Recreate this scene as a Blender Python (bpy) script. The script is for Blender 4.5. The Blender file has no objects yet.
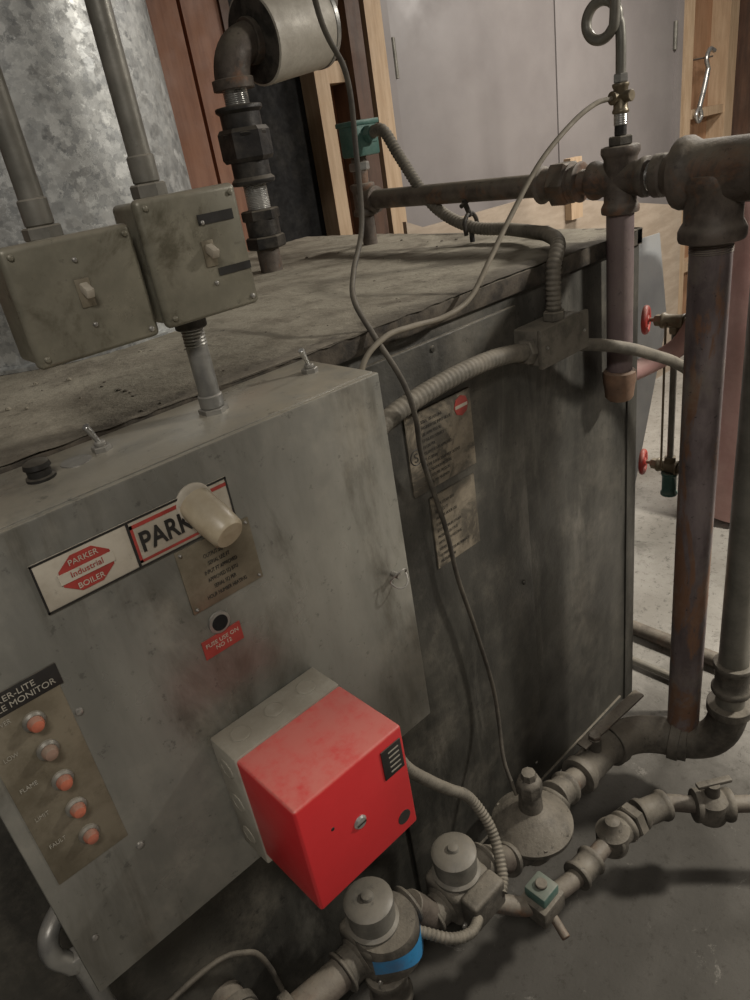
import bpy, bmesh, math, random
from mathutils import Vector, Matrix
random.seed(4)
S=bpy.context.scene
COL=S.collection
# ---------------------------------------------------------------- materials
def newmat(name):
    m=bpy.data.materials.new(name); m.use_nodes=True
    nt=m.node_tree; nt.nodes.clear()
    out=nt.nodes.new('ShaderNodeOutputMaterial'); b=nt.nodes.new('ShaderNodeBsdfPrincipled')
    nt.links.new(b.outputs[0],out.inputs[0])
    return m,nt,b
def mixc(nt,fac,a,b):
    n=nt.nodes.new('ShaderNodeMix'); n.data_type='RGBA'
    for sock,val in ((n.inputs[0],fac),(n.inputs[6],a),(n.inputs[7],b)):
        if hasattr(val,'is_linked') or hasattr(val,'links'): nt.links.new(val,sock)
        else: sock.default_value=val if not isinstance(val,tuple) else (*val[:3],1)
    return n.outputs[2]
def noise(nt,scale,detail=4,rough=.6,stretch=None,dist=0):
    tc=nt.nodes.new('ShaderNodeTexCoord'); n=nt.nodes.new('ShaderNodeTexNoise')
    n.inputs['Scale'].default_value=scale; n.inputs['Detail'].default_value=detail
    n.inputs['Roughness'].default_value=rough; n.inputs['Distortion'].default_value=dist
    if stretch:
        mp=nt.nodes.new('ShaderNodeMapping'); mp.inputs['Scale'].default_value=stretch
        nt.links.new(tc.outputs['Object'],mp.inputs[0]); nt.links.new(mp.outputs[0],n.inputs['Vector'])
    else: nt.links.new(tc.outputs['Object'],n.inputs['Vector'])
    return n.outputs[0]
def ramp(nt,src,a,b,smooth=True):
    r=nt.nodes.new('ShaderNodeMapRange'); r.interpolation_type='SMOOTHSTEP' if smooth else 'LINEAR'
    r.inputs['From Min'].default_value=a; r.inputs['From Max'].default_value=b
    nt.links.new(src,r.inputs['Value']); return r.outputs[0]
def mul(nt,a,b):
    n=nt.nodes.new('ShaderNodeMath'); n.operation='MULTIPLY'
    for s,v in zip(n.inputs,(a,b)):
        if isinstance(v,(int,float)): s.default_value=v
        else: nt.links.new(v,s)
    return n.outputs[0]
DUST=(.24,.212,.165)
def grime(name,c1,c2,scale=8,rough=.6,metal=0.0,dust=.7,bump=.15,c3=None,stretch=None,s3=3,lo=.35,hi=.65,dustc=DUST,bscale=60,film=.25,t3=(.52,.66),spots=0,edge=False):
    m,nt,b=newmat(name)
    col=mixc(nt,ramp(nt,noise(nt,scale,6,.65,stretch),lo,hi),c1,c2)
    if c3: col=mixc(nt,ramp(nt,noise(nt,s3,8,.7,stretch,.6),*t3),col,c3)
    if dust>0:
        g=nt.nodes.new('ShaderNodeNewGeometry'); sx=nt.nodes.new('ShaderNodeSeparateXYZ')
        nt.links.new(g.outputs['Normal'],sx.inputs[0])
        up=ramp(nt,sx.outputs[2],.1,.9)
        fl=nt.nodes.new('ShaderNodeMath'); fl.operation='ADD'; fl.use_clamp=True
        nt.links.new(mul(nt,up,dust),fl.inputs[0]); nt.links.new(mul(nt,ramp(nt,noise(nt,5,8,.75),.45,.7),film),fl.inputs[1])
        f=mul(nt,fl.outputs[0],ramp(nt,noise(nt,22,6,.75),.15,.6))
        col=mixc(nt,f,col,dustc)
        mr=nt.nodes.new('ShaderNodeMath'); mr.operation='SUBTRACT'; mr.inputs[0].default_value=metal; mr.use_clamp=True
        nt.links.new(f,mr.inputs[1]); nt.links.new(mr.outputs[0],b.inputs['Metallic'])
    else: b.inputs['Metallic'].default_value=metal
    if spots:
        col=mixc(nt,mul(nt,ramp(nt,noise(nt,55,4,.8),.60,.70),spots),col,tuple(x*.35 for x in c1))
    if edge:   # crust of dirt that gathers along the front lip of the lid
        tc=nt.nodes.new('ShaderNodeTexCoord'); se=nt.nodes.new('ShaderNodeSeparateXYZ'); nt.links.new(tc.outputs['Object'],se.inputs[0])
        ad=nt.nodes.new('ShaderNodeMath'); ad.operation='ADD'; nt.links.new(se.outputs[1],ad.inputs[0]); nt.links.new(mul(nt,noise(nt,9,8,.75),.16),ad.inputs[1])
        iv=nt.nodes.new('ShaderNodeMath'); iv.operation='SUBTRACT'; iv.inputs[0].default_value=1; nt.links.new(ramp(nt,ad.outputs[0],.885,.965),iv.inputs[1])
        col=mixc(nt,mul(nt,iv.outputs[0],.8),col,(.06,.048,.034))
    nt.links.new(col,b.inputs['Base Color'])
    rn=ramp(nt,noise(nt,scale*1.7,4),.2,.8)
    rr=nt.nodes.new('ShaderNodeMapRange'); rr.inputs['To Min'].default_value=max(.05,rough-.12); rr.inputs['To Max'].default_value=min(1,rough+.15)
    nt.links.new(rn,rr.inputs['Value']); nt.links.new(rr.outputs[0],b.inputs['Roughness'])
    if bump:
        bp=nt.nodes.new('ShaderNodeBump'); bp.inputs['Strength'].default_value=bump; bp.inputs['Distance'].default_value=.004
        nt.links.new(noise(nt,bscale,5,.7),bp.inputs['Height']); nt.links.new(bp.outputs[0],b.inputs['Normal'])
    return m
def plain(name,c,rough=.5,metal=0,emit=0):
    return grime(name,c,tuple(x*.72 for x in c),30,rough,metal,dust=.35,bump=.05,film=.1)
M={}
M['face']=grime('boiler_face_paint',(.030,.029,.025),(.070,.067,.057),4,.45,.2,.8,.25,c3=(.145,.137,.117),stretch=(2.6,2.6,.6),film=.28,t3=(.52,.76),spots=.6)
M['top']=grime('dusty_boiler_top',(.18,.158,.117),(.36,.33,.26),11,.9,0,.3,.7,c3=(.10,.082,.057),s3=5,dustc=(.37,.335,.265),lo=.28,hi=.68,t3=(.50,.68),spots=.9,edge=True)
M['lip']=grime('dirty_lid_edge',(.022,.018,.014),(.08,.065,.048),30,.9,0,.8,.6)
M['panel']=grime('panel_grey_paint',(.20,.198,.175),(.275,.27,.24),5,.34,.4,.75,.06,c3=(.12,.113,.092),s3=4,stretch=(1.6,1,.4),dustc=(.31,.28,.22),film=.45,t3=(.48,.68),spots=.5)
M['swbox']=grime('switch_box_paint',(.18,.17,.13),(.25,.235,.18),14,.34,.3,.7,.06,c3=(.11,.10,.07),s3=9,spots=.4)
M['iron']=grime('old_iron_pipe',(.065,.052,.043),(.14,.115,.095),16,.6,.2,.75,.4,c3=(.18,.095,.055),s3=10,spots=.6)
M['ironbig']=grime('rust_streaked_pipe',(.115,.09,.09),(.23,.19,.19),9,.55,.2,.6,.35,c3=(.22,.12,.075),s3=7,stretch=(1.6,1.6,.5),film=.8,t3=(.50,.58),spots=.8)
M['purple']=grime('painted_drip_pipe',(.13,.09,.095),(.20,.15,.145),10,.55,.1,.6,.2,stretch=(2,2,.5),spots=.6)
M['casting']=grime('grey_iron_fitting',(.055,.049,.040),(.11,.098,.081),20,.65,.15,.66,.6,spots=.6)
M['black']=grime('black_iron',(.014,.013,.013),(.038,.034,.030),20,.5,.3,.5,.3)
M['galv']=grime('galvanised_pipe',(.28,.28,.27),(.40,.40,.38),20,.38,.75,.6,.1,c3=(.2,.19,.17),s3=8)
M['chrome']=grime('bright_nipple',(.45,.45,.44),(.6,.6,.58),20,.3,.85,.3,.05)
M['conduit']=grime('grey_conduit',(.165,.16,.138),(.24,.23,.20),14,.42,.45,.6,.1,spots=.2)
M['bonnet']=grime('valve_bonnet_grey',(.13,.125,.11),(.20,.19,.165),18,.5,.2,.6,.15,spots=.4)
M['flex']=grime('dusty_flex_conduit',(.095,.087,.07),(.175,.158,.128),25,.7,.15,.85,.3,spots=.5)
M['cable']=grime('dusty_cable',(.17,.148,.112),(.25,.22,.17),20,.7,0,.6,.1)
M['cabled']=grime('dark_cable',(.045,.039,.032),(.09,.078,.06),20,.7,0,.6,.1)
M['brass']=grime('tarnished_brass',(.16,.13,.085),(.24,.20,.135),20,.45,.6,.5,.1)
M['red']=grime('red_cover_paint',(.66,.022,.028),(.60,.020,.025),6,.40,0,.85,.03,dustc=(.60,.20,.165),film=.0)
M['redh']=grime('red_handwheel',(.40,.035,.025),(.26,.025,.02),20,.5,0,.4,.1,film=.1,spots=.4)
M['base']=grime('beige_plastic',(.38,.36,.30),(.30,.28,.23),20,.5,0,.7,.05)
M['cream']=grime('cream_plate',(.48,.44,.36),(.35,.31,.245),14,.5,0,0,.02,spots=.4)
M['cup']=grime('yellowed_lens',(.52,.45,.32),(.36,.29,.19),14,.4,0,.5,.02)
M['bronze']=grime('bronze_nameplate',(.16,.137,.095),(.235,.205,.148),20,.45,.4,.1,.05,spots=.3)
M['plate']=grime('worn_spec_plate',(.29,.245,.18),(.16,.135,.097),22,.65,.05,.1,.1,c3=(.07,.06,.045),s3=12,t3=(.46,.6),spots=.7)
M['dark']=plain('black_print',(.015,.014,.013),.5)
M['hole']=plain('dark_hole',(.004,.004,.004),.9)
M['signred']=plain('sign_red',(.38,.045,.035),.5)
M['orange']=grime('amber_lens',(.50,.15,.085),(.36,.10,.06),20,.4,0,.6,.02)
M['dull']=grime('dull_lens',(.30,.20,.15),(.24,.15,.11),20,.4,0,.5,.02)
M['green']=grime('green_enamel',(.05,.13,.11),(.085,.18,.155),20,.5,.1,.5,.1,spots=.3)
M['blue']=grime('blue_label',(.03,.24,.50),(.03,.17,.38),20,.45,0,.2,.05,spots=.3)
M['silver']=grime('insulation_jacket',(.46,.43,.37),(.60,.57,.50),12,.5,.1,.5,.3)
M['insul']=grime('insulation_end',(.02,.018,.015),(.07,.06,.05),30,.9,0,0,.5)
M['bulk']=grime('cork_brown',(.27,.16,.10),(.17,.10,.065),18,.7,0,.3,.3,spots=.6)
M['pink']=grime('faded_pink_paint',(.52,.32,.295),(.43,.245,.225),8,.55,0,.3,.1,spots=.2)
M['sheet']=grime('leaning_steel_sheet',(.22,.235,.245),(.28,.295,.30),3,.45,.1,.3,.03)
M['wood']=grime('pine_stud',(.50,.37,.245),(.40,.28,.175),8,.7,0,.1,.1,stretch=(6,6,.6),film=.1,spots=.25)
M['ply']=grime('light_plywood',(.42,.345,.27),(.33,.265,.20),6,.75,0,.2,.05,stretch=(.7,3,3),spots=.2)
M['redply']=grime('reddish_plywood',(.30,.14,.08),(.22,.095,.052),6,.6,0,.1,.08,stretch=(5,5,.6),film=.1,spots=.3)
M['oply']=grime('orange_plywood',(.38,.22,.13),(.30,.165,.09),6,.6,0,.1,.08,stretch=(5,5,.6),film=.1,spots=.2)
M['dkwood']=grime('dark_timber',(.10,.052,.033),(.06,.033,.022),6,.6,0,.1,.08,stretch=(5,5,.6),film=.1)
M['door']=grime('grey_door_paint',(.212,.193,.187),(.238,.218,.21),3,.5,0,0,.02)
M['wall']=grime('grey_block_wall',(.11,.10,.088),(.14,.125,.11),3,.85,0,0,.2)
M['ceil']=grime('dark_ceiling',(.10,.09,.08),(.07,.065,.058),3,.9,0,0,.1)
M['rivet']=grime('worn_steel',(.28,.27,.25),(.4,.39,.36),30,.4,.7,.3,.05)
def spangle():
    m,nt,b=newmat('galvanised_spangle')
    tc=nt.nodes.new('ShaderNodeTexCoord')
    nz=nt.nodes.new('ShaderNodeTexNoise'); nz.inputs['Scale'].default_value=130; nz.inputs['Detail'].default_value=6; nz.inputs['Roughness'].default_value=.75
    nt.links.new(tc.outputs['Object'],nz.inputs['Vector'])
    outs=[]
    for sc,am in ((62,.028),(120,.02)):
        v=nt.nodes.new('ShaderNodeTexVoronoi'); v.inputs['Scale'].default_value=sc
        mx=nt.nodes.new('ShaderNodeMix'); mx.data_type='VECTOR'; mx.inputs[0].default_value=am
        nt.links.new(tc.outputs['Object'],mx.inputs[4]); nt.links.new(nz.outputs['Color'],mx.inputs[5]); nt.links.new(mx.outputs[1],v.inputs['Vector'])
        bw=nt.nodes.new('ShaderNodeSeparateColor'); nt.links.new(v.outputs['Color'],bw.inputs[0]); outs.append(bw)
    mm=nt.nodes.new('ShaderNodeMath'); mm.operation='ADD'; nt.links.new(mul(nt,outs[0].outputs[0],.45),mm.inputs[0]); nt.links.new(mul(nt,outs[1].outputs[0],.35),mm.inputs[1])
    m2=nt.nodes.new('ShaderNodeMath'); m2.operation='ADD'; nt.links.new(mm.outputs[0],m2.inputs[0]); nt.links.new(mul(nt,nz.outputs[0],.4),m2.inputs[1])
    col=mixc(nt,ramp(nt,m2.outputs[0],.2,1,False),(.27,.28,.28),(.64,.65,.63))
    col=mixc(nt,ramp(nt,noise(nt,4,6),.5,.75),col,(.24,.24,.23))
    nt.links.new(col,b.inputs['Base Color']); b.inputs['Metallic'].default_value=.55
    nt.links.new(ramp(nt,outs[0].outputs[1],-1.0,2.0,False),b.inputs['Roughness'])
    bp=nt.nodes.new('ShaderNodeBump'); bp.inputs['Strength'].default_value=.2; bp.inputs['Distance'].default_value=.003
    nt.links.new(m2.outputs[0],bp.inputs['Height']); nt.links.new(bp.outputs[0],b.inputs['Normal'])
    return m
M['spangle']=spangle()
def concrete():
    m,nt,b=newmat('stained_darkened_concrete')
    c=mixc(nt,ramp(nt,noise(nt,2.2,7,.7),.35,.7),(.29,.272,.238),(.41,.39,.35))
    c=mixc(nt,ramp(nt,noise(nt,5,8,.75,None,.4),.52,.72),c,(.19,.18,.155))
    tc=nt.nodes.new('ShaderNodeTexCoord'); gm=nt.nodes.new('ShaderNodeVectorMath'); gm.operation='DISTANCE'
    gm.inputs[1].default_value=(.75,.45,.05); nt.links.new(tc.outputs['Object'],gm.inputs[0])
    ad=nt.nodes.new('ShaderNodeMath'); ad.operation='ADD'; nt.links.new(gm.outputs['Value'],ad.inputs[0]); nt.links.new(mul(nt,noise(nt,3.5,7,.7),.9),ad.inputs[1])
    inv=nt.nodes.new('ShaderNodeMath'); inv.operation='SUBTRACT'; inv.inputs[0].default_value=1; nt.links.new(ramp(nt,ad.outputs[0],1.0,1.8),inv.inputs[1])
    c=mixc(nt,mul(nt,inv.outputs[0],.9),c,(.058,.053,.044))  # base colour gets darker around the gas train, edge broken by noise
    c=mixc(nt,mul(nt,ramp(nt,noise(nt,9,9,.8,None,.8),.60,.68),.4),c,(.34,.32,.28))
    c=mixc(nt,mul(nt,ramp(nt,noise(nt,34,6,.85),.54,.64),.65),c,(.05,.045,.036))
    nt.links.new(c,b.inputs['Base Color']); b.inputs['Roughness'].default_value=.9
    bp=nt.nodes.new('ShaderNodeBump'); bp.inputs['Strength'].default_value=.5; bp.inputs['Distance'].default_value=.006
    nt.links.new(noise(nt,30,7,.7),bp.inputs['Height']); nt.links.new(bp.outputs[0],b.inputs['Normal'])
    return m
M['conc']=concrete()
# ---------------------------------------------------------------- builders
CUR=[None]
def group(name,loc):
    e=bpy.data.objects.new(name,None); e.empty_display_size=.05; e.location=loc; COL.objects.link(e); CUR[0]=e; return e
def add(name,me,mat,smooth=False):
    o=bpy.data.objects.new(name,me); COL.objects.link(o)
    if mat is not None: me.materials.append(M[mat] if isinstance(mat,str) else mat)
    if smooth:
        for p in me.polygons: p.use_smooth=True
        if hasattr(me,'set_sharp_from_angle'): me.set_sharp_from_angle(angle=math.radians(38))
    if CUR[0]:
        o.parent=CUR[0]; o.matrix_parent_inverse=Matrix.Translation(-CUR[0].location)
    return o
def single(): CUR[0]=None
def box(name,lo,hi,mat,bev=0,rot=None,segs=2):
    bm=bmesh.new(); bmesh.ops.create_cube(bm,size=1)
    lo=Vector(lo);hi=Vector(hi); c=(lo+hi)/2; s=hi-lo
    for v in bm.verts: v.co=Vector((v.co.x*s.x,v.co.y*s.y,v.co.z*s.z))
    if bev: bmesh.ops.bevel(bm,geom=list(bm.edges),offset=bev,segments=segs,affect='EDGES',profile=.5)
    if rot is not None:
        for v in bm.verts: v.co=rot@v.co
    for v in bm.verts: v.co+=c
    me=bpy.data.meshes.new(name); bm.to_mesh(me); bm.free()
    return add(name,me,mat,smooth=bev>0)
def frame(d):
    d=Vector(d).normalized(); a=Vector((0,0,1)) if abs(d.z)<.9 else Vector((1,0,0))
    u=d.cross(a).normalized(); w=d.cross(u).normalized(); return d,u,w
def lathe(name,o,d,prof,mat,seg=28,hexa=False):
    d,u,w=frame(d); o=Vector(o); n=6 if hexa else seg
    verts=[];faces=[]
    for r,h in prof:
        for i in range(n):
            a=2*math.pi*i/n; verts.append(o+d*h+(u*math.cos(a)+w*math.sin(a))*r)
    k=len(prof)
    for j in range(k-1):
        for i in range(n):
            i2=(i+1)%n; faces.append((j*n+i,j*n+i2,(j+1)*n+i2,(j+1)*n+i))
    faces.append(tuple(range(n-1,-1,-1))); faces.append(tuple((k-1)*n+i for i in range(n)))
    me=bpy.data.meshes.new(name); me.from_pydata([tuple(v) for v in verts],[],faces)
    bm=bmesh.new(); bm.from_mesh(me); bmesh.ops.recalc_face_normals(bm,faces=bm.faces); bm.to_mesh(me); bm.free()
    return add(name,me,mat,smooth=not hexa)
def cyl(name,a,b,r,mat,seg=28,r2=None):
    a=Vector(a);b=Vector(b); L=(b-a).length; r2=r if r2 is None else r2; e=min(.0015,r*.15,L*.2)
    return lathe(name,a,b-a,[(r-e,0),(r,e),(r2,L-e),(r2-e,L)],mat,seg)
def threads(name,a,b,r,mat='chrome'):
    a=Vector(a);b=Vector(b); L=(b-a).length; n=max(2,int(L/.0035)); pr=[]
    for i in range(n): pr+=[(r*.955,L*i/n),(r*1.01,L*(i+.5)/n)]
    pr.append((r*.955,L)); lathe(name,a,b-a,pr,mat,24)
def hexn(name,a,b,r,mat):
    a=Vector(a);b=Vector(b); L=(b-a).length
    return lathe(name,a,b-a,[(r*.9,0),(r,L*.12),(r,L*.88),(r*.9,L)],mat,hexa=True)
def fitting(name,a,b,r,mat,band=None):
    a=Vector(a);b=Vector(b); L=(b-a).length; k=band or min(L*.2,r*.55)
    return lathe(name,a,b-a,[(r*.95,0),(r*1.13,k*.1),(r*1.17,k*.3),(r*1.17,k*.7),(r*1.1,k*.95),(r,k*1.25),(r,L-k*1.25),(r*1.1,L-k*.95),(r*1.17,L-k*.7),(r*1.17,L-k*.3),(r*1.13,L-k*.1),(r*.95,L)],mat)
def catmull(pts,n=10):
    P=[Vector(p) for p in pts]; P=[P[0]*2-P[1]]+P+[P[-1]*2-P[-2]]; out=[]
    for i in range(1,len(P)-2):
        p0,p1,p2,p3=P[i-1:i+3]
        for j in range(n):
            t=j/n; out.append(.5*((2*p1)+(p2-p0)*t+(2*p0-5*p1+4*p2-p3)*t*t+(3*p1-p0-3*p2+p3)*t**3))
    out.append(P[-2]); return out
def sweep(name,pts,r,mat,seg=16,smooth=True,n=10,ridge=0,pitch=.006):
    path=catmull(pts,n) if smooth else [Vector(p) for p in pts]
    if ridge:
        acc=[0]
        for a,b in zip(path,path[1:]): acc.append(acc[-1]+(b-a).length)
        L=acc[-1]; m=int(L/(pitch/4)); new=[];j=0
        for k in range(m+1):
            s=L*k/m
            while j<len(acc)-2 and acc[j+1]<s: j+=1
            t=(s-acc[j])/max(1e-9,acc[j+1]-acc[j]); new.append(path[j].lerp(path[j+1],min(1,t)))
        path=new
    verts=[];faces=[]; T=(path[1]-path[0]).normalized(); _,u,w=frame(T)
    for i,p in enumerate(path):
        t=(path[min(i+1,len(path)-1)]-path[max(i-1,0)]).normalized()
        q=T.rotation_difference(t); u=q@u; w=q@w; T=t
        rr=r*(1-ridge*(1 if i%4 in(0,) else (.45 if i%4 in(1,3) else 0))) if ridge else (r(i/(len(path)-1)) if callable(r) else r)
        for k in range(seg):
            a=2*math.pi*k/seg; verts.append(tuple(p+(u*math.cos(a)+w*math.sin(a))*rr))
    for j in range(len(path)-1):
        for k in range(seg):
            k2=(k+1)%seg; faces.append((j*seg+k,j*seg+k2,(j+1)*seg+k2,(j+1)*seg+k))
    faces.append(tuple(range(seg-1,-1,-1))); faces.append(tuple((len(path)-1)*seg+k for k in range(seg)))
    me=bpy.data.meshes.new(name); me.from_pydata(verts,[],faces)
    bm=bmesh.new(); bm.from_mesh(me); bmesh.ops.recalc_face_normals(bm,faces=bm.faces); bm.to_mesh(me); bm.free()
    return add(name,me,mat,smooth=True)
def elbow(name,a,c,b,r,mat,bead=True):
    a=Vector(a);b=Vector(b);c=Vector(c); pts=[]
    for i in range(13):
        t=i/12; pts.append(a*(1-t)**2+c*2*t*(1-t)+b*t*t)
    sweep(name,pts,r,mat,24,smooth=False)
    if bead:
        for k,(p,q) in enumerate(((a,c),(b,c))):
            d=(p-q).normalized(); cyl(name+'_bead_%d'%k,p-d*r*.45,p+d*r*.1,r*1.17,mat)
def prism(name,pts,y0,y1,mat):
    n=len(pts); v=[(x,y0,z) for x,z in pts]+[(x,y1,z) for x,z in pts]
    f=[tuple(range(n)),tuple(range(2*n-1,n-1,-1))]+[(i,n+i,n+(i+1)%n,(i+1)%n) for i in range(n)]
    me=bpy.data.meshes.new(name); me.from_pydata(v,[],f)
    bm=bmesh.new(); bm.from_mesh(me); bmesh.ops.recalc_face_normals(bm,faces=bm.faces); bm.to_mesh(me); bm.free()
    return add(name,me,mat)
def text(name,s,x,y,z,size,mat,align='LEFT',bold=0,sx=1):
    cu=bpy.data.curves.new(name,'FONT'); cu.body=s; cu.size=size; cu.extrude=.0002; cu.offset=bold; cu.align_x=align
    t=bpy.data.objects.new(name,cu); COL.objects.link(t)
    dg=bpy.context.evaluated_depsgraph_get(); dg.update()
    me=bpy.data.meshes.new_from_object(t.evaluated_get(dg)); bpy.data.objects.remove(t)
    R=Matrix.Translation((x,y,z))@Matrix.Rotation(math.pi/2,4,'X')@Matrix.Diagonal((sx,1,1,1))
    me.transform(R); me.materials.clear(); return add(name,me,mat)
def screw(name,x,y,z,r,mat='rivet'):
    lathe(name,(x,y,z),(0,-1,0),[(r,-.001),(r,.0005),(r*.8,.0022),(r*.3,.003)],mat,16)
# ---------------------------------------------------------------- room
single()
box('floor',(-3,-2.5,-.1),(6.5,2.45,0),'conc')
box('ceiling',(-3,-2.5,2.9),(6.5,2.45,3.0),'ceil')
box('wall_back',(-3,2.42,0),(6.5,2.55,2.9),'redply')
box('wall_front',(-3,-2.6,0),(6.5,-2.5,2.9),'wall')
box('wall_left',(-3.1,-2.5,0),(-3,2.42,2.9),'wall')
box('wall_right',(6.5,-2.5,0),(6.6,2.42,2.9),'wall')
group('door_1',(3.42,2.34,1.05))
box('leaf_1',(2.30,2.31,.01),(3.415,2.36,2.55),'door',.003)
box('leaf_2',(3.425,2.31,.01),(4.60,2.36,2.55),'door',.003)
box('frame_left',(2.26,2.29,0),(2.30,2.42,2.6),'door')
box('frame_right',(4.60,2.29,0),(4.66,2.42,2.6),'door')
box('frame_head',(2.26,2.29,2.55),(4.66,2.42,2.62),'door')
for i,z in enumerate((.35,1.2,1.92)):
    cyl('hinge_l%d'%i,(2.315,2.30,z-.07),(2.315,2.30,z+.07),.011,'conduit')
    cyl('hinge_r%d'%i,(4.585,2.30,z-.07),(4.585,2.30,z+.07),.011,'conduit')
group('trim_1',(1.95,2.35,1))
box('plywood_left',(1.1,2.36,0),(1.44,2.42,2.9),'redply')
box('plywood_mid',(1.46,2.37,0),(1.62,2.42,2.9),'redply')
box('stud_a',(1.90,2.30,0),(1.965,2.42,2.9),'wood')
box('stud_b',(2.08,2.285,0),(2.15,2.42,2.9),'dkwood')
box('stud_c',(2.17,2.28,0),(2.255,2.42,2.9),'wood')
box('rail',(1.965,2.32,1.86),(2.08,2.42,1.93),'wood')
group('dark_doorway_panel',(1.75,2.38,1.2))
box('void',(1.63,2.385,0),(1.90,2.415,2.6),'hole')
box('jamb',(1.60,2.36,0),(1.635,2.42,2.7),'dkwood')
group('plywood_sheet',(3.2,2.2,.6))
prism('sheet',[(2.15,.0),(4.5,.0),(4.5,1.02),(3.0,1.30),(2.25,1.30),(2.15,1.34)],2.18,2.20,'ply')
box('offcut',(3.26,2.14,1.15),(3.36,2.178,1.43),'wood')
group('wooden_shelf_frame',(5.05,2.35,1.2))
box('back',(4.68,2.395,0),(5.40,2.415,2.9),'oply')
for n_,x,w_ in (('post_l',4.68,.09),('post_r',5.24,.12)):
    box(n_,(x,2.28,0),(x+w_,2.395,2.9),'wood')
for i,z in enumerate((.55,1.47,2.4)):
    box('shelf_%d'%i,(4.77,2.29,z),(5.24,2.395,z+.05),'wood')
group('dark_timber_post',(5.75,2.2,1.2))
box('post',(5.40,2.15,0),(6.4,2.41,2.9),'dkwood')
group('hanging_wrench',(5.0,2.26,1.6))
wy=2.26
sweep('shank',[(4.84,wy,1.53),(4.89,wy,1.63),(4.93,wy,1.73)],.015,'chrome')
sweep('jaw',[(4.93,wy,1.73),(4.90,wy,1.78),(4.94,wy,1.83),(5.0,wy,1.82)],.013,'chrome')
sweep('eye',[(4.84,wy,1.53),(4.80,wy,1.49),(4.83,wy,1.45),(4.87,wy,1.48),(4.84,wy,1.53)],.012,'chrome')
cyl('nail',(4.94,wy-.02,1.79),(4.94,2.397,1.79),.005,'iron')
# ---------------------------------------------------------------- boiler
bx0,bx1,by0,by1,bz0,bz1=-.75,1.50,.824,1.98,.085,1.385
group('boiler',(.4,1.4,.7))
box('body',(bx0,by0,bz0),(bx1,by1,bz1),'face',.004)
bm=bmesh.new()
nx,ny=140,60
vs=[]
for j in range(ny+1):
    for i in range(nx+1):
        x=bx0-.012+(bx1-bx0+.016)*i/nx; y=by0-.014+(by1-by0+.024)*j/ny
        z=1.402+.002*math.sin(x*5.1+y*3)+.0014*math.sin(y*11-x*7)+random.uniform(-.0008,.0008)
        if j==0: y+=random.uniform(-.003,.002); z-=.0015
        vs.append(bm.verts.new((x,y,z)))
for j in range(ny):
    for i in range(nx):
        a=j*(nx+1)+i; bm.faces.new((vs[a],vs[a+1],vs[a+nx+2],vs[a+nx+1]))
me=bpy.data.meshes.new('lid'); bm.to_mesh(me); bm.free(); add('lid_surface',me,'top',True)
box('lid_edge_front',(bx0-.010,by0-.012,1.366),(bx1+.003,by0+.02,1.400),'lip',.003)
box('lid_edge_right',(bx1-.02,by0-.012,1.366),(bx1+.003,by1+.008,1.400),'lip',.002)
box('lid_edge_left',(bx0-.010,by0-.012,1.366),(bx0+.02,by1+.008,1.400),'lip',.003)
box('lid_edge_back',(bx0-.010,by1-.02,1.366),(bx1+.003,by1+.008,1.400),'lip',.003)
box('corner_angle',(1.462,by0-.004,bz0),(1.504,by0+.01,1.366),'face',.0015)
box('skirt_flange',(bx0,by0-.006,bz0),(1.44,by0+.01,bz0+.035),'face',.002)
box('cover_door',(.60,by0-.007,.16),(1.06,by0+.002,1.345),'face',.003)
for i,(x0,x1) in enumerate(((-.70,-.62),(.3,.38),(1.38,1.46))):
    box('leg_f%d'%i,(x0,.86,0),(x1,.94,bz0),'black'); box('leg_b%d'%i,(x0,1.84,0),(x1,1.92,bz0),'black')
for i,(x,z) in enumerate(((.83,1.33),(.63,.2),(1.03,.2),(1.03,.75),(1.42,1.33))):
    screw('bolt_%d'%i,x,by0-.007,z,.006,'face')
for i in range(90):
    x=random.uniform(.1,1.45);y=random.uniform(.82,1.6);s=random.uniform(.0012,.0045)
    lathe('debris_%d'%i,(x,y,1.401),(0,0,1),[(s,0),(s*.8,s*.5),(s*.2,s*.8)],'lip' if i%2 else 'top',6)
hexn('lid_plug_base',(1.40,.99,1.402),(1.40,.99,1.412),.022,'iron'); cyl('lid_plug',(1.40,.99,1.412),(1.40,.99,1.425),.013,'iron')
group('spec_plate',(.82,.815,1.16))
box('plate',(.742,.814,1.09),(.908,.8165,1.238),'plate')
words='PRESSURE MAXIMUM STEAM BTU INPUT OUTPUT PER HOUR SQ FT SERIAL NUMBER HEATING SURFACE APPROVED FOR USE WITH GAS'.split()
for i in range(11):
    text('print_%d'%i,' '.join(random.choice(words) for _ in range(3+(i%2))),.778,.8138,1.100+i*.0115,.0085,'dark',sx=.68)
lathe('stamp',(.882,.8142,1.213),(0,-1,0),[(.019,0),(.019,.001)],'signred',8); box('stamp_band',(.866,.8128,1.2095),(.898,.8136,1.2155),'cream')
text('letter','S',.7525,.8138,1.153,.024,'dark')
sweep('seal',[(.759+.014*math.cos(a),.8138,1.162+.014*math.sin(a)) for a in [i*math.pi/8 for i in range(17)]],.0010,'dark',6,n=2)
group('spec_plate',(.84,.815,1.0))
box('plate',(.778,.814,.925),(.898,.8165,1.072),'plate')
for i in range(10): text('print_%d'%i,' '.join(random.choice(words) for _ in range(2+(i%2))),.786,.8138,.934+i*.013,.0085,'dark',sx=.75)
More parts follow.
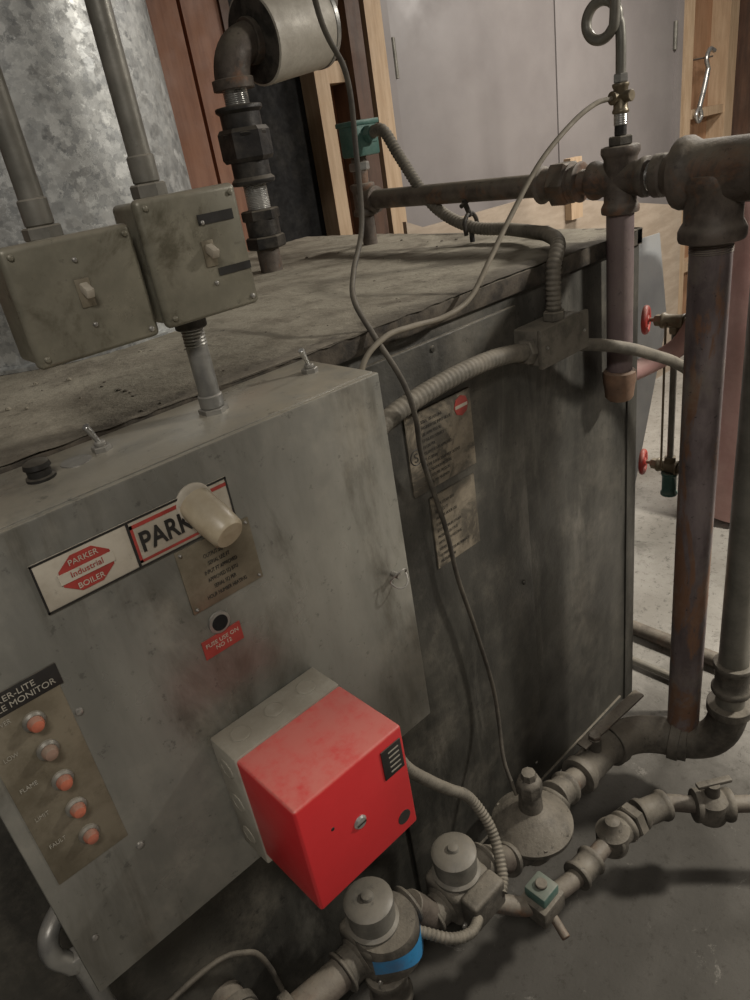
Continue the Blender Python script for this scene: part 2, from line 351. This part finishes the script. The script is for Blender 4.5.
# ---------------------------------------------------------------- control panel
group('control_panel',(.284,.73,1.1))
box('cabinet',(0,.664,.82),(.566,.812,1.394),'panel',.003)
box('door_skin',(-.002,.658,.818),(.569,.668,1.392),'panel',.0025)
box('sign_plate',(.110,.6565,1.297),(.326,.6585,1.351),'cream',.0004)
box('sign_div',(.206,.6560,1.299),(.209,.6570,1.349),'dark')
box('sign_red_top',(.209,.6560,1.341),(.324,.6568,1.345),'signred')
box('sign_red_bot',(.209,.6560,1.302),(.324,.6568,1.305),'signred')
box('sign_red_left',(.209,.6560,1.302),(.212,.6568,1.345),'signred')
for i,(a,b_) in enumerate((((.110,1.297),(.326,1.299)),((.110,1.349),(.326,1.351)),((.110,1.297),(.112,1.351)),((.324,1.297),(.326,1.351)))):
    box('sign_rim_%d'%i,(a[0],.6558,a[1]),(b_[0],.6572,b_[1]),'dark')
hx=[(.158+.028*math.cos(math.pi/8+i*math.pi/4),1.3245+.0215*math.sin(math.pi/8+i*math.pi/4)) for i in range(8)]
prism('badge',hx,.6558,.6567,'signred')
box('badge_band',(.130,.6550,1.319),(.186,.6562,1.330),'cream')
text('badge_t1','PARKER',.158,.6555,1.3345,.0085,'cream','CENTER'); text('badge_t2','Industrial',.158,.6547,1.3225,.009,'signred','CENTER'); text('badge_t3','BOILER',.158,.6555,1.308,.0085,'cream','CENTER')
text('brand','PARKER',.2145,.6555,1.313,.031,'dark',bold=.0007,sx=.80)
box('nameplate',(.245,.6563,1.213),(.340,.6585,1.294),'bronze',.0006)
for i in range(6): text('np_line_%d'%i,' '.join(random.choice(words) for _ in range(3)),.2925,.6560,1.222+i*.010,.007,'dark','CENTER',sx=.65)
for i,(x,z) in enumerate(((.25,1.218),(.335,1.218),(.25,1.289),(.335,1.289))): screw('np_screw_%d'%i,x,.6563,z,.002)
lathe('lens_collar',(.284,.660,1.338),(0,-1,0),[(.022,0),(.022,.004),(.019,.006)],'cream')
lathe('lens_tube',(.284,.656,1.338),(.08,-1,-.50),[(.0195,0),(.0205,.03),(.0190,.054),(.016,.058),(.004,.0585)],'cup')
lathe('key_ring',(.271,.6585,1.188),(0,-1,0),[(.014,0),(.0135,.003),(.010,.0035)],'rivet')
lathe('key_hole',(.271,.6552,1.188),(0,-1,0),[(.010,0),(.010,.0006)],'hole')
box('red_tag',(.243,.6570,1.150),(.295,.6585,1.175),'signred')
text('tag_t','FUSE USE ON\nNO 12',.269,.6567,1.164,.0075,'cream','CENTER')
box('indicator_strip',(.014,.6568,1.000),(.094,.6585,1.222),'bronze',.0005)
box('indicator_head',(-.002,.6562,1.222),(.098,.6585,1.247),'dark',.0005)
text('ih_text','PARKER-LITE\nTROUBLE MONITOR',.048,.6557,1.2365,.0095,'base','CENTER')
for i,z in enumerate((1.200,1.162,1.120,1.079,1.038)):
    lathe('bezel_%d'%i,(.060,.6568,z),(0,-1,0),[(.0110,0),(.0110,.003),(.0085,.005)],'conduit')
    lathe('lens_%d'%i,(.060,.653,z),(0,-1,0),[(.0078,0),(.0078,.005),(.006,.009),(.002,.0105)],'dull' if i==1 else 'orange')
    text('cap_%d'%i,('POWER','LOW','FLAME','LIMIT','FAULT')[i],.022,.6562,z+.012,.0075,'base',sx=.8)
screw('screw_a',.100,.658,1.181,.0045); screw('screw_b',.101,.658,.975,.005); screw('screw_c',.02,.658,.90,.004)
cyl('latch_post',(.538,.658,1.106),(.538,.644,1.106),.0045,'rivet')
sweep('latch_ring',[(.538+.015*math.cos(a),.648-.010*abs(math.sin(a)),1.104+.014*math.sin(a)) for a in [i*math.pi/6 for i in range(13)]],.0012,'rivet',8,n=3)
def toggle(n,x,y,z,lean):
    hexn(n+'_nut',(x,y,z),(x,y,z+.007),.011,'rivet'); cyl(n+'_bush',(x,y,z+.007),(x,y,z+.012),.0065,'rivet')
    cyl(n+'_lever',(x,y,z+.010),(x+lean,y-.004,z+.034),.0026,'chrome',12,.0042)
toggle('toggle_1',.243,.760,1.393,-.010); toggle('toggle_2',.529,.748,1.393,-.010)
lathe('knob',(.171,.748,1.393),(0,0,1),[(.015,0),(.015,.004),(.012,.005),(.012,.012),(.014,.014),(.013,.019),(.009,.021)],'dark')
lathe('cap_disc',(.212,.757,1.393),(0,0,1),[(.017,0),(.0165,.002),(.003,.003)],'rivet')
cyl('top_knockout',(.06,.73,1.393),(.06,.73,1.396),.016,'rivet')
# flame safeguard
group('burner_flame_safeguard',(.297,.58,.965))
box('base',(.216,.602,.868),(.376,.6575,1.050),'base',.003)
for i in range(3):
    lathe('knockout_side_%d'%i,(.2165,.632,.90+i*.058),(-1,0,0),[(.013,-.0005),(.013,.0012),(.0115,.0018),(.0115,.0014)],'base')
    lathe('knockout_top_%d'%i,(.245+i*.05,.632,1.0495),(0,0,1),[(.013,-.0005),(.013,.0016),(.0115,.0022),(.0115,.0016)],'base')
box('cover',(.218,.492,.884),(.377,.604,1.047),'red',.004,segs=3)
lathe('cover_screw',(.294,.493,.962),(0,-1,0),[(.009,0),(.009,.002),(.007,.004),(.002,.0045)],'chrome'); box('screw_slot',(.2875,.4878,.961),(.3005,.4895,.9635),'dark')
lathe('dimple',(.258,.4925,.985),(0,-1,0),[(.003,0),(.002,.001)],'hole',12)
box('cover_label',(.340,.4905,.988),(.371,.4922,1.032),'dark',.0003)
for i in range(5): box('label_print_%d'%i,(.350,.4898,.994+i*.0075),(.366,.4906,.9955+i*.0075),'base')
lathe('approval_mark',(.357,.4922,.910),(0,-1,0),[(.010,0),(.010,.0006)],'dark')
# ---------------------------------------------------------------- switch boxes
def swbox(x0,x1,z0,z1,y0,tx,tz):
    group('light_switch_box',((x0+x1)/2,y0+.03,(z0+z1)/2))
    box('back_box',(x0+.003,y0+.004,z0+.003),(x1-.003,y0+.062,z1-.003),'swbox',.006,segs=3)
    box('cover_plate',(x0,y0-.002,z0),(x1,y0+.012,z1),'swbox',.006,segs=4)
    box('toggle_bezel',(tx-.007,y0-.0035,tz-.013),(tx+.007,y0-.0015,tz+.013),'bronze',.0006)
    box('toggle',(tx-.004,y0-.017,tz-.002),(tx+.004,y0-.002,tz+.007),'cream',.0012,rot=Matrix.Rotation(.45,3,'X'))
    screw('screw_a',tx,y0-.002,tz+.03,.0025); screw('screw_b',tx,y0-.002,tz-.03,.0025)
    for i,(x,z) in enumerate(((x0+.009,z0+.009),(x1-.009,z0+.009),(x0+.009,z1-.009),(x1-.009,z1-.009))): screw('corner_%d'%i,x,y0-.002,z,.003,'rivet' if i==1 else 'swbox')
swbox(.194,.320,1.506,1.616,.700,.257,1.564)
swbox(.326,.441,1.510,1.634,.692,.392,1.572)
box('tape_1',(.388,.6890,1.600),(.430,.6902,1.610),'dark'); box('tape_2',(.398,.6890,1.548),(.438,.6902,1.556),'dark')
group('electrical_conduit',(.367,.735,2.2))
cyl('tube',(.367,.735,1.64),(.367,.735,2.895),.0115,'conduit')
hexn('locknut',(.367,.735,1.632),(.367,.735,1.646),.018,'conduit'); cyl('coupling',(.367,.735,1.646),(.367,.735,1.672),.0135,'conduit')
group('electrical_conduit',(.250,.735,2.2))
cyl('tube',(.250,.735,1.62),(.250,.735,2.895),.0115,'conduit')
hexn('locknut',(.250,.735,1.614),(.250,.735,1.626),.018,'conduit'); cyl('coupling',(.250,.735,1.626),(.250,.735,1.650),.0135,'conduit')
group('conduit_nipple',(.38,.742,1.45))
cyl('pipe',(.378,.744,1.40),(.378,.744,1.512),.0125,'galv')
threads('pipe_thread',(.378,.744,1.474),(.378,.744,1.496),.0130,'galv')
cyl('black_ring',(.378,.744,1.494),(.378,.744,1.512),.018,'black')
hexn('nut',(.378,.744,1.393),(.378,.744,1.400),.018,'rivet'); cyl('collar',(.378,.744,1.400),(.378,.744,1.416),.0145,'galv')
# ---------------------------------------------------------------- flue duct
group('flue_duct',(.505,1.5,2.1))
R=.29; DX=.515
lathe('duct',(DX,1.5,1.40),(0,0,1),[(R+.02,0),(R+.02,.006),(R,.008),(R,1.495)],'spangle',72)
lathe('seam',(DX,1.5,2.35),(0,0,1),[(R,0),(R+.004,.003),(R+.004,.010),(R,.013)],'spangle',72)
# ---------------------------------------------------------------- riser with union
group('steam_riser_pipe',(1.04,1.545,1.7))
x,y=1.04,1.545
cyl('base_pipe',(x,y,1.40),(x,y,1.48),.028,'iron')
hexn('hex_lower',(x,y,1.455),(x,y,1.485),.048,'black'); cyl('hub',(x,y,1.485),(x,y,1.535),.040,'black'); hexn('hex_upper',(x,y,1.52),(x,y,1.545),.046,'black')
threads('nipple_lower',(x,y,1.545),(x,y,1.60),.028,'chrome')
fitting('union_lower',(x,y,1.60),(x,y,1.67),.044,'black'); hexn('union_nut',(x,y,1.65),(x,y,1.72),.060,'black'); fitting('union_upper',(x,y,1.70),(x,y,1.765),.046,'black')
threads('nipple_upper',(x,y,1.765),(x,y,1.81),.028,'chrome')
elbow('elbow',(x,y,1.80),(x,y,1.885),(x+.075,y,1.888),.040,'iron')
group('insulated_pipe',(1.2,1.545,1.9))
a=Vector((1.112,1.545,1.888));b=Vector((1.30,1.545,1.915)); d=(b-a).normalized(); L=(b-a).length
cyl('inner_pipe',a-d*.02,a+d*.02,.030,'iron')
lathe('insulation',a,d,[(.03,.0),(.085,.003),(.088,.006),(.088,L-.006),(.085,L-.003),(.02,L)],'insul',40)
lathe('jacket',a,d,[(.089,.006),(.0925,.008),(.0925,L-.002),(.089,L)],'silver',40)
lathe('strap',a,d,[(.0925,L*.97-.006),(.0945,L*.97-.005),(.0945,L*.97+.005),(.0925,L*.97+.006)],'galv',40)
elbow('outlet_elbow',b-d*.01,b+d*.05,b+d*.05+Vector((0,0,.08)),.032,'iron'); cyl('outlet',b+d*.05+Vector((0,0,.07)),(b.x+d.x*.05,1.545,2.895),.028,'iron')
# ---------------------------------------------------------------- manifold
hX=1.36; hz=1.513
group('steam_manifold_pipe',(hX,1.0,hz))
cyl('run',(hX,.93,hz),(hX,1.50,hz),.0235,'iron')
cyl('stand_pipe',(hX,1.525,1.40),(hX,1.525,1.615),.020,'iron'); fitting('stand_tee',(hX,1.525,1.475),(hX,1.525,1.555),.028,'iron'); fitting('tee_branch',(hX,1.525,hz),(hX,1.475,hz),.028,'iron')
hexn('stand_nut',(hX,1.525,1.585),(hX,1.525,1.605),.027,'galv')
fitting('union_a',(hX,.965,hz),(hX,.925,hz),.032,'iron'); hexn('union_nut',(hX,.93,hz),(hX,.89,hz),.045,'iron'); fitting('union_b',(hX,.89,hz),(hX,.868,hz),.033,'iron')
threads('nipple',(hX,.87,hz),(hX,.835,hz),.023,'iron')
fitting('tee_run',(hX,.845,hz),(hX,.722,hz),.031,'iron',.018)
fitting('tee_vertical',(hX,.783,1.45),(hX,.783,1.572),.031,'iron',.018)
threads('nipple_2',(hX,.725,hz),(hX,.70,hz),.026,'chrome')
lathe('reducer',(hX,.712,hz),(0,-1,0),[(.030,0),(.038,.002),(.038,.018),(.034,.022),(.050,.045),(.056,.05)],'iron')
fitting('big_tee_run',(hX,.668,hz),(hX,.49,hz),.053,'iron',.03)
fitting('big_tee_branch',(hX,.601,hz),(hX,.601,1.395),.050,'iron',.03)
cyl('run_on',(hX,.49,hz),(hX,.14,hz),.042,'ironbig')
elbow('run_elbow',(hX,.15,hz),(hX,.05,hz),(hX,.05,hz+.1),.047,'iron')
group('steam_main_pipe',(hX,.05,2.2))
cyl('pipe',(hX,.05,hz+.1),(hX,.05,2.895),.042,'ironbig')
group('condensate_drip_pipe',(hX,.785,1.25))
cyl('pipe',(hX,.783,1.12),(hX,.783,1.46),.0265,'purple')
lathe('end_cap',(hX,.783,1.132),(0,0,-1),[(.031,0),(.035,.004),(.035,.028),(.033,.034),(.030,.062),(.024,.068)],'bulk',10)
group('return_down_pipe',(hX,.601,.8))
cyl('pipe',(hX,.601,.16),(hX,.601,1.41),.0375,'ironbig')
threads('thread_top',(hX,.601,1.375),(hX,.601,1.397),.0385,'iron')
group('pressure_gauge_siphon',(hX,.783,1.7))
hexn('bush',(hX,.783,1.572),(hX,.783,1.588),.024,'casting'); cyl('nip_black',(hX,.783,1.588),(hX,.783,1.610),.011,'black'); threads('nip_bright',(hX,.783,1.606),(hX,.783,1.628),.0125,'chrome')
fitting('cross',(hX,.783,1.625),(hX,.783,1.675),.013,'brass'); fitting('cross_side',(hX,.783,1.652),(hX-.02,.79,1.652),.010,'brass'); cyl('cross_cap',(hX,.783,1.652),(hX-.004,.758,1.652),.010,'brass')
hexn('top_nut',(hX,.783,1.675),(hX,.783,1.690),.014,'galv')
ys=.783; pts=[(hX,ys,1.685),(hX,ys,1.74),(hX,ys+.002,1.765)]
cz,cy,rr=1.778,ys+.034,.030
for i in range(0,13):
    a=-.15+i*(2*math.pi)/12
    pts.append((hX-.012*i/12-.002,cy-rr*math.cos(a),cz+rr*math.sin(a)))
pts+=[(hX-.016,ys+.001,1.84),(hX-.016,ys,1.90),(hX-.016,ys,2.0)]
sweep('coil',pts,.0092,'conduit',14,n=5)
hexn('gauge_nut',(hX-.016,ys,2.0),(hX-.016,ys,2.02),.014,'brass'); lathe('gauge_case',(hX-.036,ys,2.075),(1,0,0),[(.05,0),(.056,.004),(.056,.035),(.05,.04)],'black',36); lathe('gauge_dial',(hX-.037,ys,2.075),(-1,0,0),[(.048,0),(.048,.001)],'cream',36)
# ---------------------------------------------------------------- green limit control + flex
group('limit_switch_box',(hX,1.50,1.65))
box('case',(hX-.038,1.475,1.618),(hX+.036,1.545,1.698),'green',.006)
box('cover_lip',(hX-.042,1.471,1.688),(hX+.040,1.549,1.700),'green',.003)
hexn('conduit_nut',(hX,1.475,1.665),(hX,1.455,1.665),.022,'green')
group('flexible_conduit',(hX,1.1,1.5))
sweep('hose',[(hX,1.47,1.665),(hX+.0,1.42,1.668),(hX,1.37,1.60),(hX,1.28,1.49),(hX,1.17,1.437),(hX,1.06,1.428),(1.31,.95,1.428),(1.23,.86,1.436),(1.172,.80,1.430),(1.132,.784,1.395),(1.125,.782,1.32)],.0145,'flex',14,ridge=.13,pitch=.009)
hexn('end_nut',(1.125,.782,1.302),(1.125,.782,1.320),.021,'flex')
group('conduit_clamp',(hX,1.17,1.45))
sweep('band',[(hX-.02,1.165,1.42),(hX-.022,1.165,1.45),(hX,1.165,1.468),(hX+.02,1.165,1.45),(hX+.02,1.165,1.42)],.005,'black',8)
cyl('bolt',(hX,1.165,1.46),(hX-.02,1.165,1.50),.006,'black'); cyl('wing',(hX-.03,1.165,1.485),(hX+.01,1.165,1.50),.005,'black')
cyl('strut',(hX,1.165,1.402),(hX,1.165,1.43),.006,'black')
group('junction_box',(1.12,.785,1.28))
box('case',(1.048,.757,1.237),(1.192,.822,1.302),'flex',.004)
box('lid',(1.043,.753,1.233),(1.197,.763,1.306),'flex',.003)
screw('s1',1.060,.753,1.27,.003,'rivet'); screw('s2',1.180,.753,1.27,.003,'rivet')
group('flexible_conduit',(.9,.785,1.25))
sweep('hose',[(1.048,.785,1.262),(1.01,.785,1.272),(.96,.785,1.280),(.90,.784,1.284),(.83,.784,1.283),(.76,.785,1.277),(.70,.786,1.268),(.65,.788,1.252),(.60,.79,1.22)],.0165,'flex',14,ridge=.06,pitch=.010)
hexn('nut',(1.052,.785,1.262),(1.030,.785,1.267),.023,'flex')
cyl('box_connector',(.60,.79,1.22),(.560,.79,1.20),.018,'flex')
group('conduit_run',(1.5,.75,1.2))
sweep('hose',[(1.192,.778,1.236),(1.25,.757,1.220),(1.33,.738,1.190),(1.42,.736,1.150),(1.50,.728,1.110),(1.56,.712,1.06),(1.59,.702,.98),(1.60,.70,.85),(1.60,.70,.5),(1.60,.70,.005)],.0125,'flex',14)
# capillary tubes
group('capillary_tube',(1.2,.8,1.5))
sweep('tube',[(hX-.02,.79,1.652),(1.30,.798,1.648),(1.227,.80,1.624),(1.127,.80,1.573),(1.036,.80,1.500),(.963,.79,1.447),(.898,.785,1.398),(.830,.783,1.385),(.76,.785,1.389),(.702,.787,1.388),(.654,.79,1.358),(.635,.79,1.28),(.625,.79,1.15),(.62,.79,1.0)],.0045,'cable',10)
group('thermostat_cable',(.85,.8,1.3))
sweep('cable',[(.79,.95,2.895),(.80,.95,2.1),(.809,.95,1.842),(.848,.95,1.745),(.845,.95,1.64),(.816,.93,1.531),(.745,.885,1.472),(.700,.84,1.440),(.693,.80,1.393),(.703,.763,1.325),(.715,.757,1.262),(.745,.785,1.17),(.785,.792,1.02),(.80,.79,.9),(.83,.79,.77),(.86,.785,.6),(.858,.775,.50),(.835,.75,.42),(.825,.715,.35)],.0045,'cabled',10)
# ---------------------------------------------------------------- sight gauge
gx=1.70; gy=-.022
group('boiler_sight_gauge',(gx,.85,.95))
for k,z in enumerate((1.143,.745)):
    cyl('stub_%d'%k,(gx,.835+gy,z),(gx,.785,z),.014,'brass'); fitting('valve_body_%d'%k,(gx,.885+gy,z),(gx,.825+gy,z),.017,'brass'); hexn('packing_%d'%k,(gx,.902+gy,z),(gx,.882+gy,z),.015,'brass')
    cyl('stem_%d'%k,(gx,.902+gy,z),(gx,.928+gy,z),.005,'brass')
    wc=Vector((gx-.005,.925+gy,z)); dd=Vector((-.35,1,0)).normalized(); _,u_,w_=frame(dd)
    ring=[tuple(wc+(u_*math.cos(t)+w_*math.sin(t))*.029) for t in [i*math.pi/6 for i in range(13)]]
    sweep('wheel_%d'%k,ring,.0080,'redh',10,n=3)
    cyl('wheel_hub_%d'%k,wc-dd*.008,wc+dd*.008,.012,'redh')
    for t in (0,math.pi/3,2*math.pi/3): cyl('spoke_%d_%d'%(k,int(t*10)),wc-(u_*math.cos(t)+w_*math.sin(t))*.028,wc+(u_*math.cos(t)+w_*math.sin(t))*.028,.005,'redh',10)
    zz=-.03 if k==0 else .03; hexn('gland_%d'%k,(gx,.85+gy,z+zz),(gx,.85+gy,z+zz*.4),.016,'brass')
cyl('glass',(gx,.85+gy,.745),(gx,.85+gy,1.143),.0085,'conduit'); cyl('guard_rod',(gx+.02,.83+gy,.745),(gx+.02,.83+gy,1.143),.003,'brass'); cyl('guard_rod2',(gx-.02,.865+gy,.745),(gx-.02,.865+gy,1.143),.003,'brass')
fitting('drain_cock',(gx,.85+gy,.73),(gx,.85+gy,.66),.019,'green')
cyl('column',(gx,.775,.62),(gx,.775,1.20),.024,'iron')
sweep('equaliser',[(1.49,.93,1.03),(1.56,.90,1.035),(1.63,.86,1.05),(1.68,.81,1.085),(gx,.78,1.14)],.024,'pink',18)
# ---------------------------------------------------------------- right background stuff
group('steel_sheet',(2.6,1.55,.55))
prism('sheet',[(1.75,0.0),(2.86,0.0),(3.12,.72),(3.03,1.12),(2.2,1.15),(1.75,1.15)],1.56,1.565,'sheet')
group('expansion_tank',(2.86,1.05,.6))
lathe('shell',(2.86,1.05,.0),(0,0,1),[(.12,0),(.19,.03),(.20,.08),(.20,1.22),(.17,1.29),(.08,1.33)],'pink',48)
cyl('top_pipe',(2.86,1.05,1.32),(2.86,1.05,2.89),.02,'iron')
group('floor_pipe',(1.85,.9,.05))
cyl('pipe',(1.84,1.5,.03),(1.84,.3,.03),.024,'iron'); cyl('pipe_thin',(1.70,1.5,.02),(1.70,.75,.02),.012,'conduit')
supply=hX+.02
group('supply_down_pipe',(hX,.50,.8))
cyl('pipe',(supply,.50,.30),(supply,.50,1.475),.033,'conduit')
fitting('lower_coupling',(supply,.50,.36),(supply,.50,.45),.038,'casting')
elbow('lower_elbow',(supply,.50,.32),(supply,.50,.17),(hX-.02,.60,.17),.044,'casting')
# ---------------------------------------------------------------- main gas train
group('gas_supply_train',(1.1,.65,.2))
elbow('tee_elbow',(hX-.02,.60,.17),(hX-.05,.70,.175),(1.20,.715,.19),.047,'casting')
fitting('valve_body',(1.21,.715,.19),(1.05,.713,.205),.040,'casting',.03)
cyl('stem',(1.13,.713,.20),(1.13,.713,.275),.016,'casting'); hexn('stem_nut',(1.13,.713,.258),(1.13,.713,.285),.016,'iron')
box('lever',(1.09,.698,.272),(1.32,.728,.280),'iron',.003,rot=Matrix.Rotation(-.12,3,'Z')@Matrix.Rotation(-.10,3,'Y'))
cyl('nipple_a',(1.06,.712,.206),(.95,.705,.24),.027,'iron')
fitting('coupling',(1.00,.709,.220),(.94,.705,.240),.034,'casting')
c=[(1.36,.22,.19),(1.25,.36,.20),(1.16,.45,.21),(1.08,.535,.22),(.95,.555,.23),(.81,.56,.235),(.70,.59,.24),(.645,.64,.26)]
sweep('branch_pipe',c,.019,'iron',18)
cyl('branch_in',(1.36,.22,.19),(1.36,.22,.0),.019,'iron')
for i,(s,e,r) in enumerate((((1.20,.41,.205),(1.14,.47,.212),.032),((1.10,.515,.218),(1.03,.545,.224),.030),((.99,.55,.227),(.93,.556,.231),.031),((.87,.558,.233),(.81,.56,.235),.028))):
    fitting('branch_fitting_%d'%i,s,e,r,'casting')
hexn('branch_union',(1.02,.546,.224),(.995,.549,.226),.040,'casting')
lathe('cock_body',(.945,.556,.23),(0,0,1),[(.034,-.03),(.036,.02),(.022,.032),(.016,.05),(.006,.055)],'casting')
lathe('plug_cock',(1.165,.44,.21),(0,0,1),[(.034,-.03),(.034,.025),(.016,.04),(.014,.07)],'casting'); box('cock_handle',(1.13,.433,.275),(1.21,.449,.285),'casting',.003,rot=Matrix.Rotation(-.6,3,'Z'))
group('pilot_solenoid_valve',(.72,.585,.25))
box('body',(.685,.548,.215),(.755,.612,.262),'casting',.006); box('coil',(.695,.555,.262),(.745,.605,.290),'green',.005); cyl('cap',(.72,.58,.290),(.72,.58,.298),.012,'casting')
cyl('drip',(.72,.56,.22),(.705,.515,.205),.009,'iron')
rx,ry,rz=.840,.690,.030
group('gas_pressure_regulator',(rx,ry,.28))
lathe('body',(rx,ry,.13+rz),(0,0,1),[(.030,0),(.042,.02),(.046,.06),(.050,.085),(.084,.098),(.089,.102),(.089,.112),(.084,.116),(.068,.130),(.046,.146),(.032,.154),(.026,.160),(.024,.205),(.022,.21)],'casting',44)
lathe('spring_cap',(rx,ry,.335+rz),(0,0,1),[(.022,0),(.028,.003),(.028,.028),(.025,.036),(.017,.042),(.015,.058),(.008,.060)],'casting',8)
for i in range(8):
    a=i*math.pi/4+.2; hexn('flange_bolt_%d'%i,(rx+.080*math.cos(a),ry+.080*math.sin(a),.239+rz),(rx+.080*math.cos(a),ry+.080*math.sin(a),.249+rz),.005,'casting')
fitting('inlet',(.945,.703,.240),(.880,.695,.225),.034,'casting'); fitting('outlet',(.800,.687,.230),(.735,.683,.255),.032,'casting')
def gasvalve(x,y,z,lab):
    group('gas_control_valve',(x,y,z))
    box('body',(x-.050,y-.045,z-.085),(x+.052,y+.05,z+.002),'casting',.016,segs=4)
    lathe('bonnet',(x,y,z),(0,0,1),[(.046,0),(.048,.01),(.042,.015),(.042,.048),(.044,.050),(.044,.060),(.036,.066),(.012,.068),(.010,.074),(.004,.076)],'bonnet',36)
    fitting('port_l',(x-.085,y,z-.045),(x-.045,y,z-.045),.032,'casting'); fitting('port_r',(x+.085,y,z-.045),(x+.045,y,z-.045),.032,'casting')
    if lab:
        lathe('electrical_cover',(x+.012,y-.014,z-.078),(0,0,1),[(.059,0),(.0615,.004),(.0615,.068),(.057,.080)],'casting',40)
        n=22; v=[];f=[]
        for i in range(n+1):
            a=-2.85+2.5*i/n; dz=.014*math.sin(i/n*math.pi*2)
            for zz in (z-.060+dz,z-.018+dz*.4): v.append((x+.012+.0623*math.cos(a),y-.014+.0623*math.sin(a),zz))
        for i in range(n): f.append((2*i,2*i+2,2*i+3,2*i+1))
        me=bpy.data.meshes.new('blue_wrap_label'); me.from_pydata(v,[],f); add('blue_wrap_label',me,'blue',True)
    else:
        box('electrical_cover',(x-.040,y-.082,z-.066),(x+.048,y-.040,z+.003),'casting',.008,segs=3)
    for i,dx in enumerate((-.04,.04)): screw('bolt_%d'%i,x+dx,y-.046,z-.075,.006)
gasvalve(.600,.690,.358,False)
gasvalve(.398,.700,.432,True)
group('gas_burner_pipe',(.5,.7,.28))
cyl('link',(.74,.683,.255),(.68,.688,.313),.028,'iron'); cyl('mid',(.52,.690,.313),(.48,.698,.385),.028,'iron'); cyl('left',(.32,.70,.387),(.22,.71,.387),.028,'iron'); cyl('down',(.40,.70,.352),(.40,.70,.10),.03,'iron')
elbow('left_elbow',(.22,.71,.387),(.15,.715,.387),(.15,.79,.387),.033,'casting'); cyl('into_boiler',(.15,.785,.387),(.15,.83,.387),.03,'iron')
fitting('tee_down',(.40,.70,.20),(.40,.70,.29),.036,'casting'); lathe('drip_cap',(.40,.70,.10),(0,0,-1),[(.036,-.01),(.036,.05),(.03,.1)],'casting')
group('flexible_conduit',(.6,.7,.5))
sweep('hose',[(.50,.70,.81),(.52,.69,.72),(.58,.70,.62),(.64,.72,.53),(.69,.72,.46),(.70,.68,.39),(.665,.63,.34),(.638,.612,.328)],.0115,'flex',14,ridge=.14,pitch=.008)
group('flexible_conduit',(.5,.6,.4))
sweep('hose',[(.567,.61,.333),(.53,.595,.352),(.49,.605,.372),(.455,.648,.390)],.0105,'flex',14,ridge=.14,pitch=.008)
group('drain_pipe',(-.03,.75,.85))
sweep('hook',[(.04,.80,.84),(.01,.775,.852),(-.018,.755,.845),(-.025,.75,.815),(-.012,.75,.78),(-.002,.75,.72),(-.002,.75,.0)],.0125,'galv',20)
group('copper_line',(.2,.78,.6))
sweep('tube',[(.0,.79,.52),(.12,.79,.53),(.19,.79,.50),(.23,.79,.40),(.25,.79,.02)],.005,'cabled',10)
group('hand_valve',(-.12,.76,1.0))
fitting('body',(-.14,.80,.98),(-.10,.76,.98),.022,'casting'); cyl('stem',(-.12,.78,.98),(-.12,.75,1.03),.007,'brass'); cyl('pipe',(-.14,.80,.98),(-.14,.80,0.0),.014,'iron')
# ---------------------------------------------------------------- lights
single()
def fixture(i,loc,size,power,col):
    group('ceiling_light' ,loc)
    box('housing',(loc[0]-size[0]/2-.03,loc[1]-size[1]/2-.03,loc[2]+.01),(loc[0]+size[0]/2+.03,loc[1]+size[1]/2+.03,loc[2]+.08),'panel',.004)
    cyl('hanger',(loc[0],loc[1],loc[2]+.08),(loc[0],loc[1],2.9),.01,'black')
    l=bpy.data.lights.new('lamp_%d'%i,'AREA'); l.shape='RECTANGLE'; l.size=size[0]; l.size_y=size[1]; l.energy=power; l.color=col
    o=bpy.data.objects.new('lamp_%d'%i,l); o.location=loc; COL.objects.link(o); o.parent=CUR[0]; o.matrix_parent_inverse=Matrix.Translation(-Vector(loc))
fixture(1,(2.8,-.75,2.6),(.22,.22),112,(1,.94,.85))
fixture(2,(3.4,1.1,2.78),(.8,.3),56,(1,.93,.85))
fixture(3,(-.4,-.45,2.62),(.5,.3),20,(1,.94,.87))  # added fill lamp to brighten the control panel; its fixture is invented
w=bpy.data.worlds.new('World'); S.world=w; w.use_nodes=True
w.node_tree.nodes['Background'].inputs[0].default_value=(.5,.5,.52,1); w.node_tree.nodes['Background'].inputs[1].default_value=.15
# ---------------------------------------------------------------- camera
cd=bpy.data.cameras.new('camera'); cd.sensor_fit='VERTICAL'; cd.sensor_height=36; cd.lens=36*.710; cd.clip_start=.02
cam=bpy.data.objects.new('camera',cd); COL.objects.link(cam)
r=Vector((.7218,-.6758,-.1499)).normalized(); bk=Vector((-.5601,-.6974,.4472)).normalized()
up=bk.cross(r).normalized(); r=up.cross(bk)
cam.matrix_world=Matrix(((r.x,up.x,bk.x,0),(r.y,up.y,bk.y,0),(r.z,up.z,bk.z,1.65),(0,0,0,1)))
S.camera=cam
S.view_settings.view_transform='Standard'
S.view_settings.exposure=0.0
